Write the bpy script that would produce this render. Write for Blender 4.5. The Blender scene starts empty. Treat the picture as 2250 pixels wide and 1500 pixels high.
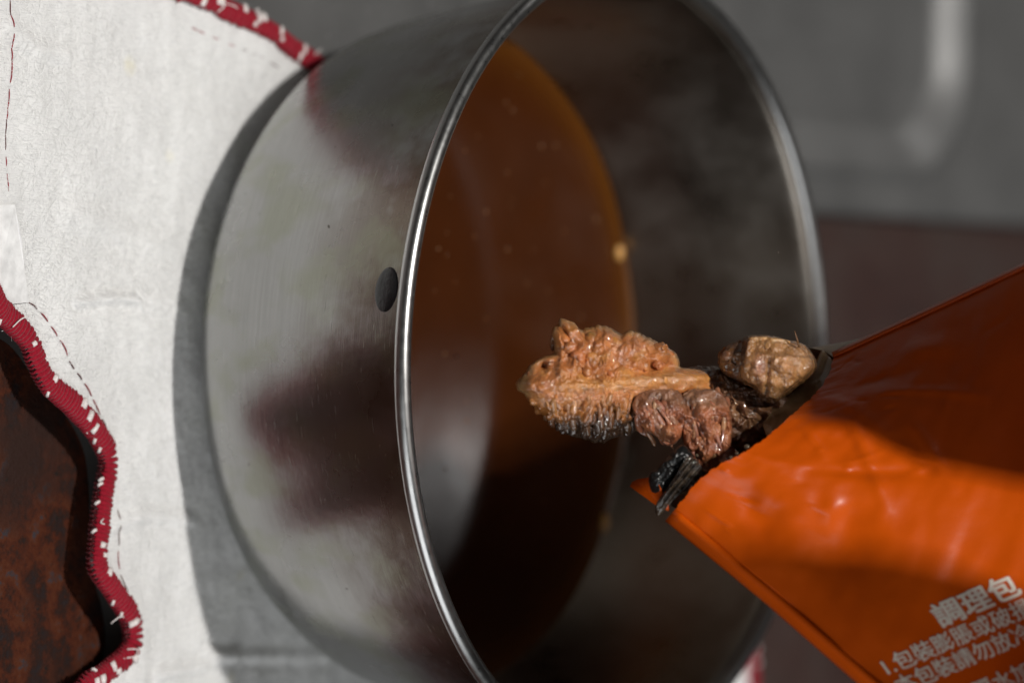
import bpy, bmesh, math, random
import numpy as np
from mathutils import Vector, Matrix, noise as mn

random.seed(7); rng = np.random.default_rng(7)
scene = bpy.context.scene
C = scene.collection

# ------------------------------------------------------------------ camera
# the photograph is turned a quarter: world "up" points to the right of the picture
F_PX, PITCH, YAW, ROLL = 7240.0, 0.5945, -0.0025, 0.0177
CAM = np.array([-0.0021, -0.6336, 0.3953 + 0.074])
FW = np.array([math.cos(PITCH)*math.sin(YAW), math.cos(PITCH)*math.cos(YAW), -math.sin(PITCH)])
_r0 = np.array([math.cos(YAW), -math.sin(YAW), 0.0]); _u0 = np.cross(_r0, FW)
RT = math.cos(ROLL)*_r0 + math.sin(ROLL)*_u0
UP = -math.sin(ROLL)*_r0 + math.cos(ROLL)*_u0
cd = bpy.data.cameras.new('camera'); cam = bpy.data.objects.new('camera', cd); C.objects.link(cam)
cd.sensor_fit = 'HORIZONTAL'; cd.sensor_width = 36.0; cd.lens = F_PX/2250*36.0
cd.clip_start = 0.01; cd.clip_end = 50
cam.matrix_world = Matrix(((UP[0], -RT[0], -FW[0], CAM[0]), (UP[1], -RT[1], -FW[1], CAM[1]),
                           (UP[2], -RT[2], -FW[2], CAM[2]), (0, 0, 0, 1)))
cd.dof.use_dof = True; cd.dof.focus_distance = 0.683; cd.dof.aperture_fstop = 8.0
scene.camera = cam
scene.render.resolution_x = 1024; scene.render.resolution_y = 682

# ------------------------------------------------------------------ light
world = bpy.data.worlds.new('World'); scene.world = world; world.use_nodes = True
bg = world.node_tree.nodes['Background']; bg.inputs[0].default_value = (1.0, 0.97, 0.93, 1); bg.inputs[1].default_value = 0.016
LAMP = np.array([-0.56, -0.68, 2.2])
for i in (-1, 0, 1):                                   # a row of three ceiling spots
    ld = bpy.data.lights.new('ceiling_spot', 'AREA'); ld.shape = 'DISK'; ld.size = 0.05
    ld.energy = 15.0; ld.color = (1.0, 0.965, 0.92)
    lo = bpy.data.objects.new('ceiling_spot', ld); C.objects.link(lo)
    p = LAMP + np.array([0.055, 0.012, 0])*i
    lo.location = p; lo.rotation_euler = (-Vector(p)).to_track_quat('-Z', 'Y').to_euler()
ld = bpy.data.lights.new('overhead_fill', 'AREA'); ld.shape = 'SQUARE'; ld.size = 1.3; ld.energy = 3.5; ld.color = (1.0, 0.985, 0.95)   # soft fill added overhead to lift the shadows
lo = bpy.data.objects.new('overhead_fill', ld); C.objects.link(lo); lo.location = (-0.15, -0.1, 2.1)
ld = bpy.data.lights.new('side_fill', 'AREA'); ld.shape = 'SQUARE'; ld.size = 2.2; ld.energy = 32.0; ld.color = (0.97, 0.99, 1.0)     # fill added at the right to brighten the pot's shadow on the cloth
lo = bpy.data.objects.new('side_fill', ld); C.objects.link(lo); lo.location = (1.7, -1.35, 0.75); lo.rotation_euler = (Vector((0, 0, 0.05))-lo.location).to_track_quat('-Z', 'Y').to_euler()
FL1, FL2, FL3 = (0.072, 1.30, 0.928), (0.078, 1.30, 0.935), (0.090, 1.30, 0.905)
for nm, loc, sz, en in (('far_light', (-1.20, 1.30, 0.80), 0.50, 2.0), ('far_light', FL1, 0.028, 0.014), ('far_light', FL2, 0.13, 0.026), ('far_light', FL3, 0.016, 0.004)):   # first one added to light the tray border; others dim lamps mirrored in the broth
    ld = bpy.data.lights.new(nm, 'AREA'); ld.shape = 'DISK'; ld.size = sz; ld.energy = en; ld.color = (1.0, 0.97, 0.95)
    lo = bpy.data.objects.new(nm, ld); C.objects.link(lo); lo.location = loc; lo.rotation_euler = (Vector((0, 0, 0.03))-lo.location).to_track_quat('-Z', 'Y').to_euler()
scene.view_settings.view_transform = 'Standard'; scene.view_settings.look = 'None'
scene.view_settings.exposure = 0.0; scene.view_settings.gamma = 1.0
scene.render.engine = 'CYCLES'
scene.cycles.max_bounces = 8; scene.cycles.glossy_bounces = 6; scene.cycles.diffuse_bounces = 4
scene.cycles.transmission_bounces = 6; scene.cycles.caustics_reflective = True; scene.cycles.blur_glossy = 0.3

# ------------------------------------------------------------------ helpers
def ray(x, y):
    d = FW*F_PX + UP*(x-1125.0) + RT*(y-750.0)
    return d/F_PX                                       # unit depth along the optical axis
def W(x, y, depth):
    """photo pixel + distance along the optical axis -> world point"""
    return CAM + ray(x, y)*depth
def onz(x, y, z=0.0):
    d = ray(x, y); return CAM + d*((z-CAM[2])/d[2])

def obj(name, verts, faces, mat=None, parent=None, smooth=True, cols=None):
    me = bpy.data.meshes.new(name); me.from_pydata([tuple(map(float, v)) for v in verts], [], [tuple(f) for f in faces])
    if smooth: me.polygons.foreach_set('use_smooth', [True]*len(me.polygons))
    if cols is not None:
        ca = me.color_attributes.new('tone', 'FLOAT_COLOR', 'POINT')
        ca.data.foreach_set('color', np.c_[np.asarray(cols, float), np.ones(len(verts))].ravel())
    me.update()
    o = bpy.data.objects.new(name, me); C.objects.link(o)
    if mat: me.materials.append(mat)
    if parent is not None: o.parent = parent
    return o
def tag(o, label, cat, group=None, kind=None):
    if label: o['label'] = label
    if cat: o['category'] = cat
    if group: o['group'] = group
    if kind: o['kind'] = kind
    return o
def empty(name, label, cat, loc=(0, 0, 0)):
    o = bpy.data.objects.new(name, None); C.objects.link(o); o.empty_display_size = 0.02
    return tag(o, label, cat)
def fix_normals(o):
    bm = bmesh.new(); bm.from_mesh(o.data); bmesh.ops.recalc_face_normals(bm, faces=bm.faces); bm.to_mesh(o.data); bm.free()

class NT:
    def __init__(s, name):
        s.m = bpy.data.materials.new(name); s.m.use_nodes = True
        s.t = s.m.node_tree; s.b = s.t.nodes['Principled BSDF']; s.co = None
    def n(s, typ, **kw):
        nd = s.t.nodes.new(typ)
        for k, v in kw.items():
            if k.startswith('i_'):
                nd.inputs[k[2:].replace('_', ' ')].default_value = v
            else: setattr(nd, k, v)
        return nd
    def l(s, a, b): s.t.links.new(a, b)
    def coord(s, scale=(1, 1, 1), rot=(0, 0, 0), kind='Object'):
        if s.co is None: s.co = s.n('ShaderNodeTexCoord')
        mp = s.n('ShaderNodeMapping'); mp.inputs['Scale'].default_value = scale; mp.inputs['Rotation'].default_value = rot
        s.l(s.co.outputs[kind], mp.inputs['Vector']); return mp.outputs['Vector']
    def noise(s, scale, detail=4, rough=0.55, vec=None, dist=0.0):
        nd = s.n('ShaderNodeTexNoise'); nd.inputs['Scale'].default_value = scale; nd.inputs['Detail'].default_value = detail
        nd.inputs['Roughness'].default_value = rough; nd.inputs['Distortion'].default_value = dist
        s.l(vec if vec is not None else s.coord(), nd.inputs['Vector']); return nd.outputs['Fac']
    def ramp(s, fac, stops, interp='LINEAR'):
        r = s.n('ShaderNodeValToRGB'); cr = r.color_ramp; cr.interpolation = interp
        while len(cr.elements) < len(stops): cr.elements.new(0.5)
        for e, (p, c) in zip(cr.elements, stops):
            e.position = p; e.color = (*c, 1) if len(c) == 3 else c
        s.l(fac, r.inputs['Fac']); return r.outputs['Color']
    def mix(s, fac, a, b, mode='MIX'):
        m = s.n('ShaderNodeMix', data_type='RGBA', blend_type=mode)
        for v, i in ((fac, 0), (a, 6), (b, 7)):
            if hasattr(v, 'is_output'): s.l(v, m.inputs[i])
            elif isinstance(v, (int, float)): m.inputs[i].default_value = v if i == 0 else (v, v, v, 1)
            else: m.inputs[i].default_value = (*v, 1)
        return m.outputs[2]
    def math(s, op, a, b=0.0, clamp=False):
        m = s.n('ShaderNodeMath', operation=op, use_clamp=clamp)
        for v, i in ((a, 0), (b, 1)):
            if hasattr(v, 'is_output'): s.l(v, m.inputs[i])
            else: m.inputs[i].default_value = v
        return m.outputs[0]
    def bump(s, h, strength, dist=0.001, prev=None):
        b = s.n('ShaderNodeBump'); b.inputs['Strength'].default_value = strength; b.inputs['Distance'].default_value = dist
        s.l(h, b.inputs['Height'])
        if prev is not None: s.l(prev, b.inputs['Normal'])
        return b.outputs['Normal']
    def set(s, **kw):
        names = dict(color='Base Color', rough='Roughness', metal='Metallic', normal='Normal', coat='Coat Weight', coatr='Coat Roughness',
                     spec='Specular IOR Level', sss='Subsurface Weight', sssr='Subsurface Radius', ssss='Subsurface Scale', sheen='Sheen Weight',
                     ior='IOR', aniso='Anisotropic', coatn='Coat Normal', coatior='Coat IOR', trans='Transmission Weight', alpha='Alpha')
        for k, v in kw.items():
            inp = s.b.inputs[names[k]]
            if hasattr(v, 'is_output'): s.l(v, inp)
            elif k == 'color': inp.default_value = (*v, 1)
            else: inp.default_value = v
        return s.m

# ------------------------------------------------------------------ materials
def mat_table():
    t = NT('rusty_brown')
    n1 = t.noise(150, 6, 0.7); n2 = t.noise(420, 4, 0.7); n3 = t.noise(38, 3, 0.5)
    c = t.ramp(n1, [(0.30, (0.016, 0.014, 0.016)), (0.42, (0.024, 0.010, 0.007)), (0.51, (0.058, 0.014, 0.006)), (0.59, (0.072, 0.020, 0.008)), (0.66, (0.035, 0.032, 0.038))])
    c = t.mix(t.ramp(n3, [(0.50, (0, 0, 0)), (0.66, (1, 1, 1))]), c, (0.026, 0.012, 0.009))
    c = t.mix(t.ramp(n2, [(0.60, (0, 0, 0)), (0.72, (1, 1, 1))]), c, (0.012, 0.010, 0.009))
    sy = t.n('ShaderNodeSeparateXYZ'); t.l(t.co.outputs['Object'], sy.inputs[0]); my = t.n('ShaderNodeMapRange'); my.inputs['From Min'].default_value = 0.03; my.inputs['From Max'].default_value = 0.16; t.l(sy.outputs[1], my.inputs['Value'])
    c = t.mix(t.math('MULTIPLY', my.outputs[0], 0.85), c, t.ramp(n3, [(0.35, (0.042, 0.026, 0.024)), (0.65, (0.056, 0.040, 0.036))]))     # the back of the top is less rusted
    nb = t.bump(n2, 0.5, 0.0006); nb = t.bump(n1, 0.35, 0.0012, nb)
    return t.set(color=c, rough=t.math('MULTIPLY_ADD', n2, 0.35) if False else 0.62, normal=nb, spec=0.15)
def mat_sheet():
    t = NT('dull_sheet_steel')
    st = t.coord((900, 18, 900)); n = t.noise(1.0, 4, 0.6, st); n2 = t.noise(30, 4)
    c = t.ramp(n2, [(0.3, (0.15, 0.15, 0.149)), (0.7, (0.20, 0.20, 0.198))])
    r = t.ramp(n, [(0.3, (0.40, 0.40, 0.40)), (0.7, (0.52, 0.52, 0.52))])
    sp = t.noise(900, 2, 0.5)
    c = t.mix(t.ramp(sp, [(0.70, (0, 0, 0)), (0.74, (1, 1, 1))]), c, (0.5, 0.5, 0.49))
    return t.set(color=c, rough=r, metal=0.5, normal=t.bump(n, 0.10, 0.0003))
def mat_simple(name, col, rough, metal=0.0, bumpscale=None, bs=0.2, **kw):
    t = NT(name)
    if bumpscale:
        n = t.noise(bumpscale, 4); lo = tuple(x*0.8 for x in col); hi = tuple(min(1, x*1.15) for x in col)
        return t.set(color=t.ramp(n, [(0.3, lo), (0.7, hi)]), rough=rough, metal=metal, normal=t.bump(n, bs, 0.0004), **kw)
    return t.set(color=col, rough=rough, metal=metal, **kw)
def mat_cloth():
    t = NT('white_cotton')
    v1 = t.coord((1, 1, 1)); big = t.noise(60, 3, 0.5, v1)
    wv = t.coord((3600, 3600, 600), (0, 0, 0.35)); fine = t.noise(1.0, 5, 0.75, wv, 1.5)
    st = t.coord((4200, 420, 800), (0, 0, -1.25)); fib = t.noise(1.0, 3, 0.6, st, 0.25)
    st2 = t.coord((420, 4200, 800), (0, 0, -1.25)); fib2 = t.noise(1.0, 3, 0.6, st2, 0.25)
    c = t.ramp(big, [(0.3, (0.70, 0.70, 0.695)), (0.7, (0.80, 0.80, 0.795))])
    c = t.mix(t.ramp(fib, [(0.36, (1, 1, 1)), (0.50, (0, 0, 0))]), c, (0.62, 0.62, 0.62))
    sn = t.noise(75, 1, 0.3)
    c = t.mix(t.ramp(sn, [(0.74, (0, 0, 0)), (0.80, (0.4, 0.4, 0.4))]), c, (0.72, 0.66, 0.42))
    pat = t.noise(260, 3, 0.6); nb = t.bump(fib, 0.16, 0.00018); nb = t.bump(fib2, 0.16, 0.00018, nb); nb = t.bump(fine, 0.20, 0.00015, nb); nb = t.bump(pat, 0.22, 0.0009, nb); nb = t.bump(big, 0.6, 0.004, nb)
    return t.set(color=c, rough=0.95, normal=nb, spec=0.1, sheen=0.15)
def mat_thread(name, col):
    t = NT(name); n = t.noise(2500, 3, 0.6)
    c = t.ramp(n, [(0.3, tuple(x*0.65 for x in col)), (0.7, tuple(min(1, x*1.2) for x in col))])
    return t.set(color=c, rough=0.85, spec=0.15, normal=t.bump(n, 0.6, 0.0003), sheen=0.1)
def mat_pot(name='worn_stainless'):
    t = NT(name)
    # scratches run around the pot: angle / height coordinates
    if t.co is None: t.co = t.n('ShaderNodeTexCoord')
    sx = t.n('ShaderNodeSeparateXYZ'); t.l(t.co.outputs['Object'], sx.inputs[0])
    ang = t.math('ARCTAN2', sx.outputs[0], t.math('MULTIPLY', sx.outputs[1], -1.0))
    cb = t.n('ShaderNodeCombineXYZ'); t.l(t.math('MULTIPLY', ang, 0.09), cb.inputs[0]); t.l(sx.outputs[2], cb.inputs[1])
    def nz(sc, detail=4, rough=0.6, rot=0.0):
        mp = t.n('ShaderNodeMapping'); mp.inputs['Scale'].default_value = (*sc, 1); mp.inputs['Rotation'].default_value = (0, 0, rot); t.l(cb.outputs[0], mp.inputs['Vector'])
        return t.noise(1.0, detail, rough, mp.outputs[0])
    brush = nz((40, 2600), 4, 0.7); blot = nz((45, 45), 4, 0.6); blot2 = nz((70, 55), 3, 0.5); pits = nz((420, 420), 2, 0.4)
    scr = nz((130, 3000), 2, 0.5, 0.35); scr2 = nz((2600, 110), 2, 0.5, 0.5)
    c = t.ramp(brush, [(0.3, (0.29, 0.29, 0.285)), (0.7, (0.37, 0.37, 0.365))])
    # heat tint: brown blotches that gather toward the rim
    hz = t.n('ShaderNodeMapRange'); hz.inputs['From Min'].default_value = 0.034; hz.inputs['From Max'].default_value = 0.066; t.l(sx.outputs[2], hz.inputs['Value'])
    tint = t.math('MULTIPLY', t.math('ADD', hz.outputs[0], -0.15, True), t.ramp(blot, [(0.37, (0, 0, 0)), (0.53, (1, 1, 1))]), True)
    c = t.mix(tint, c, (0.15, 0.110, 0.080))
    c = t.mix(t.math('MULTIPLY', t.ramp(blot2, [(0.48, (0, 0, 0)), (0.62, (1, 1, 1))]), 0.55), c, (0.27, 0.28, 0.21))
    c = t.mix(t.ramp(pits, [(0.745, (0, 0, 0)), (0.775, (1, 1, 1))]), c, (0.10, 0.09, 0.08))
    r = t.ramp(blot, [(0.3, (0.22, 0.22, 0.22)), (0.7, (0.30, 0.30, 0.30))])
    s1 = t.ramp(scr, [(0.69, (0, 0, 0)), (0.75, (1, 1, 1))]); s2 = t.ramp(scr2, [(0.72, (0, 0, 0)), (0.77, (1, 1, 1))])
    c = t.mix(t.math('MULTIPLY', s2, 0.12), c, (0.65, 0.65, 0.64))
    r = t.mix(s1, r, 0.42)
    nb = t.bump(brush, 0.06, 0.0003); nb = t.bump(s1, 0.12, 0.0001, nb); nb = t.bump(s2, 0.12, 0.0001, nb); nb = t.bump(blot, 0.10, 0.002, nb)
    return t.set(color=c, rough=r, metal=1.0, normal=nb)
def mat_broth():
    t = NT('brown_broth')
    if t.co is None: t.co = t.n('ShaderNodeTexCoord')
    ln = t.n('ShaderNodeVectorMath', operation='LENGTH'); sx = t.n('ShaderNodeSeparateXYZ'); t.l(t.co.outputs['Object'], sx.inputs[0])
    cb = t.n('ShaderNodeCombineXYZ'); t.l(sx.outputs[0], cb.inputs[0]); t.l(sx.outputs[1], cb.inputs[1]); t.l(cb.outputs[0], ln.inputs[0])
    mr = t.n('ShaderNodeMapRange'); mr.inputs['From Min'].default_value = 0.060; mr.inputs['From Max'].default_value = 0.0785; t.l(ln.outputs['Value'], mr.inputs['Value'])
    n = t.noise(55, 4, 0.55)
    deep = t.ramp(n, [(0.3, (0.047, 0.0120, 0.0026)), (0.7, (0.056, 0.0145, 0.0032))])
    c = t.mix(t.math('POWER', mr.outputs[0], 3.0), deep, (0.100, 0.034, 0.004))   # thin broth over the curved steel is paler
    return t.set(color=c, rough=0.10, spec=0.55, normal=t.bump(t.noise(45, 2, 0.4), 0.045, 0.002), coat=0.0)
def mat_pouch():
    t = NT('orange_pouch_film')
    n = t.noise(70, 4, 0.5); n2 = t.noise(400, 3, 0.6)
    c = t.ramp(n, [(0.3, (0.50, 0.068, 0.0008)), (0.7, (0.56, 0.080, 0.001))])
    nb = t.bump(n, 0.15, 0.002); nb = t.bump(n2, 0.06, 0.0004, nb)
    return t.set(color=c, rough=0.31, normal=nb, spec=0.32)
def mat_meat(name, rough=0.30, fscale=900, strength=0.9, sss=0.12, fibre=None):
    t = NT(name)
    at = t.n('ShaderNodeAttribute', attribute_name='tone')
    n = t.noise(fscale, 4, 0.65); n2 = t.noise(260, 4, 0.6)
    c = t.mix(0.75, at.outputs['Color'], t.ramp(n2, [(0.3, (0.55, 0.50, 0.47)), (0.7, (1.25, 1.25, 1.25))]), 'MULTIPLY')
    c = t.mix(0.5, c, t.ramp(n, [(0.3, (0.70, 0.66, 0.62)), (0.7, (1.2, 1.2, 1.2))]), 'MULTIPLY')
    nb = t.bump(n, strength, 0.00028); nb = t.bump(n2, 0.35, 0.0006, nb); gl = t.noise(420, 1.5, 0.45, None, 0.6); vo = t.n('ShaderNodeTexVoronoi', feature='SMOOTH_F1'); vo.inputs['Scale'].default_value = 300; vo.inputs['Smoothness'].default_value = 0.35; vo.inputs['Randomness'].default_value = 1.0
    t.l(t.coord(), vo.inputs['Vector']); cn = t.bump(t.math('ADD', t.math('MULTIPLY', t.math('POWER', vo.outputs['Distance'], 1.7), -0.5), gl), 1.0, 0.0015)
    if fibre:
        fv = t.coord(fibre); fn = t.noise(1.0, 3, 0.6, fv, 1.2); nb = t.bump(fn, 0.5, 0.0004, nb)
        c = t.mix(0.6, c, t.ramp(fn, [(0.3, (0.5, 0.42, 0.38)), (0.7, (1.2, 1.2, 1.2))]), 'MULTIPLY')
    return t.set(color=c, rough=rough, normal=nb, spec=0.5, coat=1.0, coatr=0.05, coatior=1.65, coatn=cn, sss=sss, sssr=(1.0, 0.4, 0.2), ssss=0.003)

M = dict(table=mat_table(), sheet=mat_sheet(), cloth=mat_cloth(), pot=mat_pot(), broth=mat_broth(), pouch=mat_pouch(),
         red=mat_thread('red_thread', (0.29, 0.006, 0.020)), white=mat_thread('white_thread', (0.80, 0.74, 0.72)),
         mat=mat_simple('black_rubber', (0.012, 0.010, 0.009), 0.8, 0, 400), tagm=mat_simple('white_satin', (0.80, 0.80, 0.80), 0.5, 0, 300, 0.1),
         black=mat_simple('black_skin', (0.008, 0.008, 0.008), 0.28, 0, 500, 0.5),
         lining=mat_simple('foil_lining', (0.30, 0.22, 0.15), 0.32, 0.55, 200, 0.4),
         print=mat_simple('pale_print', (0.74, 0.68, 0.59), 0.55), droplet=mat_simple('fat', (0.16, 0.075, 0.028), 0.2, coat=0.5),
         gold=mat_simple('golden_fat', (0.55, 0.28, 0.07), 0.25, coat=0.5), rivet=mat_simple('black_bakelite', (0.012, 0.012, 0.014), 0.25, 0, 600, 0.3))

# ------------------------------------------------------------------ structure: table top
ZT = -0.0085
def grid_sheet(name, x0, x1, y0, y1, nx, ny, zf, mat, parent=None):
    xs = np.linspace(x0, x1, nx); ys = np.linspace(y0, y1, ny)
    v = [(x, y, zf(x, y)) for y in ys for x in xs]
    f = [(j*nx+i, j*nx+i+1, (j+1)*nx+i+1, (j+1)*nx+i) for j in range(ny-1) for i in range(nx-1)]
    return obj(name, v, f, mat, parent)
tb = grid_sheet('table', -1.2, 1.2, -1.2, 1.6, 3, 3, lambda x, y: ZT, M['table']); tb['kind'] = 'structure'

# pressed steel sheet with a sunken rounded panel
def sheet_z(x, y):
    # rounded-rectangle recess: x < -0.062, y in (-0.30, 0.335)
    cx, cy, hx, hy, r = -0.262, 0.177, 0.198, 0.139, 0.036
    qx, qy = abs(x-cx)-hx+r, abs(y-cy)-hy+r
    d = math.hypot(max(qx, 0), max(qy, 0)) + min(max(qx, qy), 0) - r
    s = min(1, max(0, (d+0.012)/0.012)); s = s*s*(3-2*s)
    ridge = math.exp(-((d-0.003)/0.0032)**2)*0.0026
    return -0.0019 - 0.0062*(1-s) + ridge*0.9 - 0.0003
xs = np.concatenate([np.linspace(-0.62, -0.16, 30), np.linspace(-0.155, -0.049, 110)])
ys = np.concatenate([np.linspace(-0.42, 0.20, 60), np.linspace(0.204, 0.40, 110), np.linspace(0.41, 0.75, 20)])
edge = lambda y: -0.0455 - 0.016*(y-0.2)
v = []; f = []
for y in ys:
    row = [(x + (edge(y)+0.049), y, sheet_z(x, y)) for x in xs]
    ex = edge(y); row += [(ex+0.0016, y, -0.0026), (ex+0.0022, y, -0.0040), (ex+0.0022, y, ZT+0.0002)]
    v += row
nx = len(xs)+3
f = [(j*nx+i, j*nx+i+1, (j+1)*nx+i+1, (j+1)*nx+i) for j in range(len(ys)-1) for i in range(nx-1)]
sh = obj('steel_tray', v, f, M['sheet']); tag(sh, 'dull grey pressed steel tray with raised rounded border beside the pot', 'tray')

# ------------------------------------------------------------------ cloth
def px(l, z=0.0): return [onz(a, b, z)[:2] for a, b in l]
def catmull(P, n, closed=True):
    P = np.array(P); N = len(P); out = []
    rngN = N if closed else N-1
    for i in range(rngN):
        g = lambda k: P[k % N] if closed else P[min(max(k, 0), N-1)]
        p0, p1, p2, p3 = g(i-1), g(i), g(i+1), g(i+2)
        for k in range(n):
            t = k/n
            out.append(0.5*((2*p1)+(-p0+p2)*t+(2*p0-5*p1+4*p2-p3)*t*t+(-p0+3*p1-3*p2+p3)*t**3))
    if not closed: out.append(P[-1])
    return np.array(out)
hem_left = [(716, 144), (640, 92), (560, 44), (470, 2), (370, -36), (240, -70), (90, -130)]
corner_front = [(-70, -150), (-62, 120), (-56, 420), (-48, 610)]
hem_front = [(-16, 686), (14, 712), (50, 750), (68, 793), (93, 847), (133, 887), (177, 930), (212, 973), (228, 1015), (220, 1067), (212, 1120), (204, 1187), (200, 1247), (230, 1300), (266, 1353), (277, 1400), (262, 1433), (222, 1467), (170, 1510)]
far = [(150, 1640), (300, 1820), (700, 1880), (1200, 1760), (1652, 1540)]
back = [(1500, 1100), (1250, 700), (950, 330)]
allp = px(hem_left) + px(corner_front) + px(hem_front) + px(far) + px(back)
bd = catmull(allp, 24)
def resample(P, step, closed=True):
    Q = np.vstack([P, P[:1]]) if closed else P
    s = np.r_[0, np.cumsum(np.hypot(*np.diff(Q, axis=0).T))]
    n = int(s[-1]/step); t = np.linspace(0, s[-1], n, endpoint=not closed)
    return np.c_[np.interp(t, s, Q[:, 0]), np.interp(t, s, Q[:, 1])]
bd = resample(bd, 0.0005); NB = len(bd); CC = onz(700, 1250)[:2]
def seg_d(P, a, b):
    a = np.array(a); b = np.array(b); ab = b-a; t = np.clip(((P-a)@ab)/(ab@ab), 0, 1)[:, None]
    return np.hypot(*(P-(a+t*ab)).T)
creases = [([(170, 664), (250, 654), (330, 662), (440, 690)], 0.0008, 0.0011), ([(455, 1432), (520, 1442), (720, 1440)], 0.0007, 0.0012),
           ([(150, 470), (260, 500), (380, 540)], 0.0004, 0.0028), ([(255, 1150), (330, 1130), (420, 1140)], 0.0004, 0.0016),
           ([(350, 1480), (430, 1466), (520, 1440)], 0.0005, 0.0014), ([(24, 60), (80, 110), (150, 120)], 0.0004, 0.002)]
CR = [([px(l)[i] for i in range(len(l))], a, w) for l, a, w in creases]
def cloth_z(P, e=None):
    """height of the cloth's upper side at points P (n x 2); e = distance to the hem"""
    P = np.asarray(P); rr = np.hypot(P[:, 0], P[:, 1])
    free = np.clip((rr-0.060)/0.03, 0, 1); free = free*free*(3-2*free)
    z = np.array([mn.noise(Vector((x*42, y*42, 0.3)))*0.0013 + mn.noise(Vector((x*60, y*190, 2.3)))*0.0006 + mn.noise(Vector((x*260, y*260, 5.3)))*0.00012 for x, y in P])
    for pl, a, w in CR:
        d = np.min([seg_d(P, pl[i], pl[i+1]) for i in range(len(pl)-1)], axis=0)
        z += 1.7*a*np.exp(-(d/w)**2) - 0.8*a*np.exp(-((d-1.6*w)/(w*0.8))**2)
    return np.maximum(z*free, -0.0008)
ring_t = np.concatenate([np.linspace(0.15, 0.55, 25), np.linspace(0.56, 1.0, 95)])
V = []; CT = []
edgez = np.array([mn.noise(Vector((x*60, y*60, 9.0)))*0.0009 for x, y in bd]) + 0.0006
for t in ring_t:
    P = CC + (bd-CC)*t; z = cloth_z(P) + edgez*max(0, (t-0.82)/0.18)**2
    V.append(np.c_[P, z])
top = np.vstack(V); n_t = len(top)
under = V[-1].copy(); under[:, 2] -= 0.0011; under[:, :2] = CC+(under[:, :2]-CC)*0.999
inner = V[int(len(V)*0.75)].copy(); inner[:, 2] -= 0.0011
cen = np.array([[CC[0], CC[1], 0.0]])
verts = np.vstack([top, under, inner, cen]); f = []
nr = len(ring_t)
for j in range(nr+1):
    a, b = j*NB, (j+1)*NB
    for i in range(NB):
        k = (i+1) % NB; f.append((a+i, b+i, b+k, a+k))
ci = len(verts)-1
f += [(ci, i, (i+1) % NB) for i in range(NB)]
cloth = obj('cleaning_cloth', verts, f, M['cloth']); fix_normals(cloth)
tag(cloth, 'white cotton cloth with red overlocked hem spread under the pot', 'cloth')

# overlocked hem: one bent thread loop after another round the edge
def tube(path, rad, ns=6, cap=True):
    path = np.asarray(path, float); n = len(path); v = []; f = []
    rad = np.full(n, rad) if np.isscalar(rad) else rad
    tg = np.gradient(path, axis=0); tg /= np.linalg.norm(tg, axis=1)[:, None]+1e-12
    ref = np.array([0.13, 0.27, 0.95]) if abs(tg[0, 2]) < 0.8 else np.array([0.9, 0.3, 0.1])
    for i in range(n):
        a = np.cross(tg[i], ref); a /= np.linalg.norm(a)+1e-12; b = np.cross(tg[i], a)
        for k in range(ns):
            w = 2*math.pi*k/ns; v.append(path[i]+rad[i]*(math.cos(w)*a+math.sin(w)*b))
    for i in range(n-1):
        for k in range(ns):
            q = (k+1) % ns; f.append((i*ns+k, i*ns+q, (i+1)*ns+q, (i+1)*ns+k))
    if cap: f += [tuple(range(ns-1, -1, -1)), tuple((n-1)*ns+k for k in range(ns))]
    return v, f
class MB:
    def __init__(s): s.v = []; s.f = []
    def add(s, v, f):
        o = len(s.v); s.v += [tuple(q) for q in v]; s.f += [tuple(i+o for i in q) for q in f]
    def build(s, name, mat, parent=None, **kw): return obj(name, s.v, s.f, mat, parent, **kw)
red, whi = MB(), MB()
tang = np.roll(bd, -3, 0)-np.roll(bd, 3, 0); tang /= np.hypot(*tang.T)[:, None]
inw = np.c_[-tang[:, 1], tang[:, 0]]
if ((CC-bd)*inw).sum(1).mean() < 0: inw = -inw
z_edge = V[-1][:, 2]
def hem_width(i): return 0.0036 + 0.0003*math.sin(i*0.11)
step = 2      # every 1.0 mm
core_top = []
for i in range(0, NB, step):
    q = bd[i]; T = tang[i]; I = inw[i]; zt = z_edge[i]
    u, vv = (q[0], q[1])
    wdt = hem_width(i)+random.uniform(-0.0003, 0.0003); sl = random.uniform(0.1, 0.5)*0.001
    prof = [(wdt, 0.0002), (wdt*0.8, 0.0006), (wdt*0.5, 0.0009), (wdt*0.2, 0.0009), (-0.0004, 0.0005), (-0.0010, -0.0004), (-0.0005, -0.0015)]
    path = [np.r_[q + I*a + T*(sl*(0.5-k/6)), zt+h+0.0002+random.uniform(-.0001, .0001)] for k, (a, h) in enumerate(prof)]
    rad = np.array([0.00035, 0.00058, 0.00064, 0.00064, 0.0006, 0.0005, 0.0004])*random.uniform(0.9, 1.15)
    red.add(*tube(path, rad, 6))
    if random.random() < 0.11:
        a0 = random.choice([0, 1, 2, 2, 3]); seg = path[a0:a0+random.choice([2, 3, 3])]
        if len(seg) > 1:
            seg = [s_+np.array([0, 0, 0.0004])-np.r_[I, 0]*0.0003 for s_ in seg]
            whi.add(*tube(np.array([seg[0]+(seg[1]-seg[0])*t for t in np.linspace(0, 1, 3)]) if len(seg) == 2 else seg, random.uniform(0.00055, 0.00085), 6))
    if random.random() < 0.07:
        p0 = path[4]; whi.add(*tube([p0+np.r_[-I*0.0003, 0.0002], p0+np.r_[-I*0.0008+T*0.0003, 0.0], p0+np.r_[-I*0.0010+T*0.0008, -0.0004]], 0.0004, 5))
hem = red.build('hem', M['red'], cloth); hem['label'] = 'crimson overlock stitching along the cloth edge'; hem['kind'] = 'stuff'
wt = whi.build('white_thread', M['white'], cloth); wt['kind'] = 'stuff'
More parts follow.
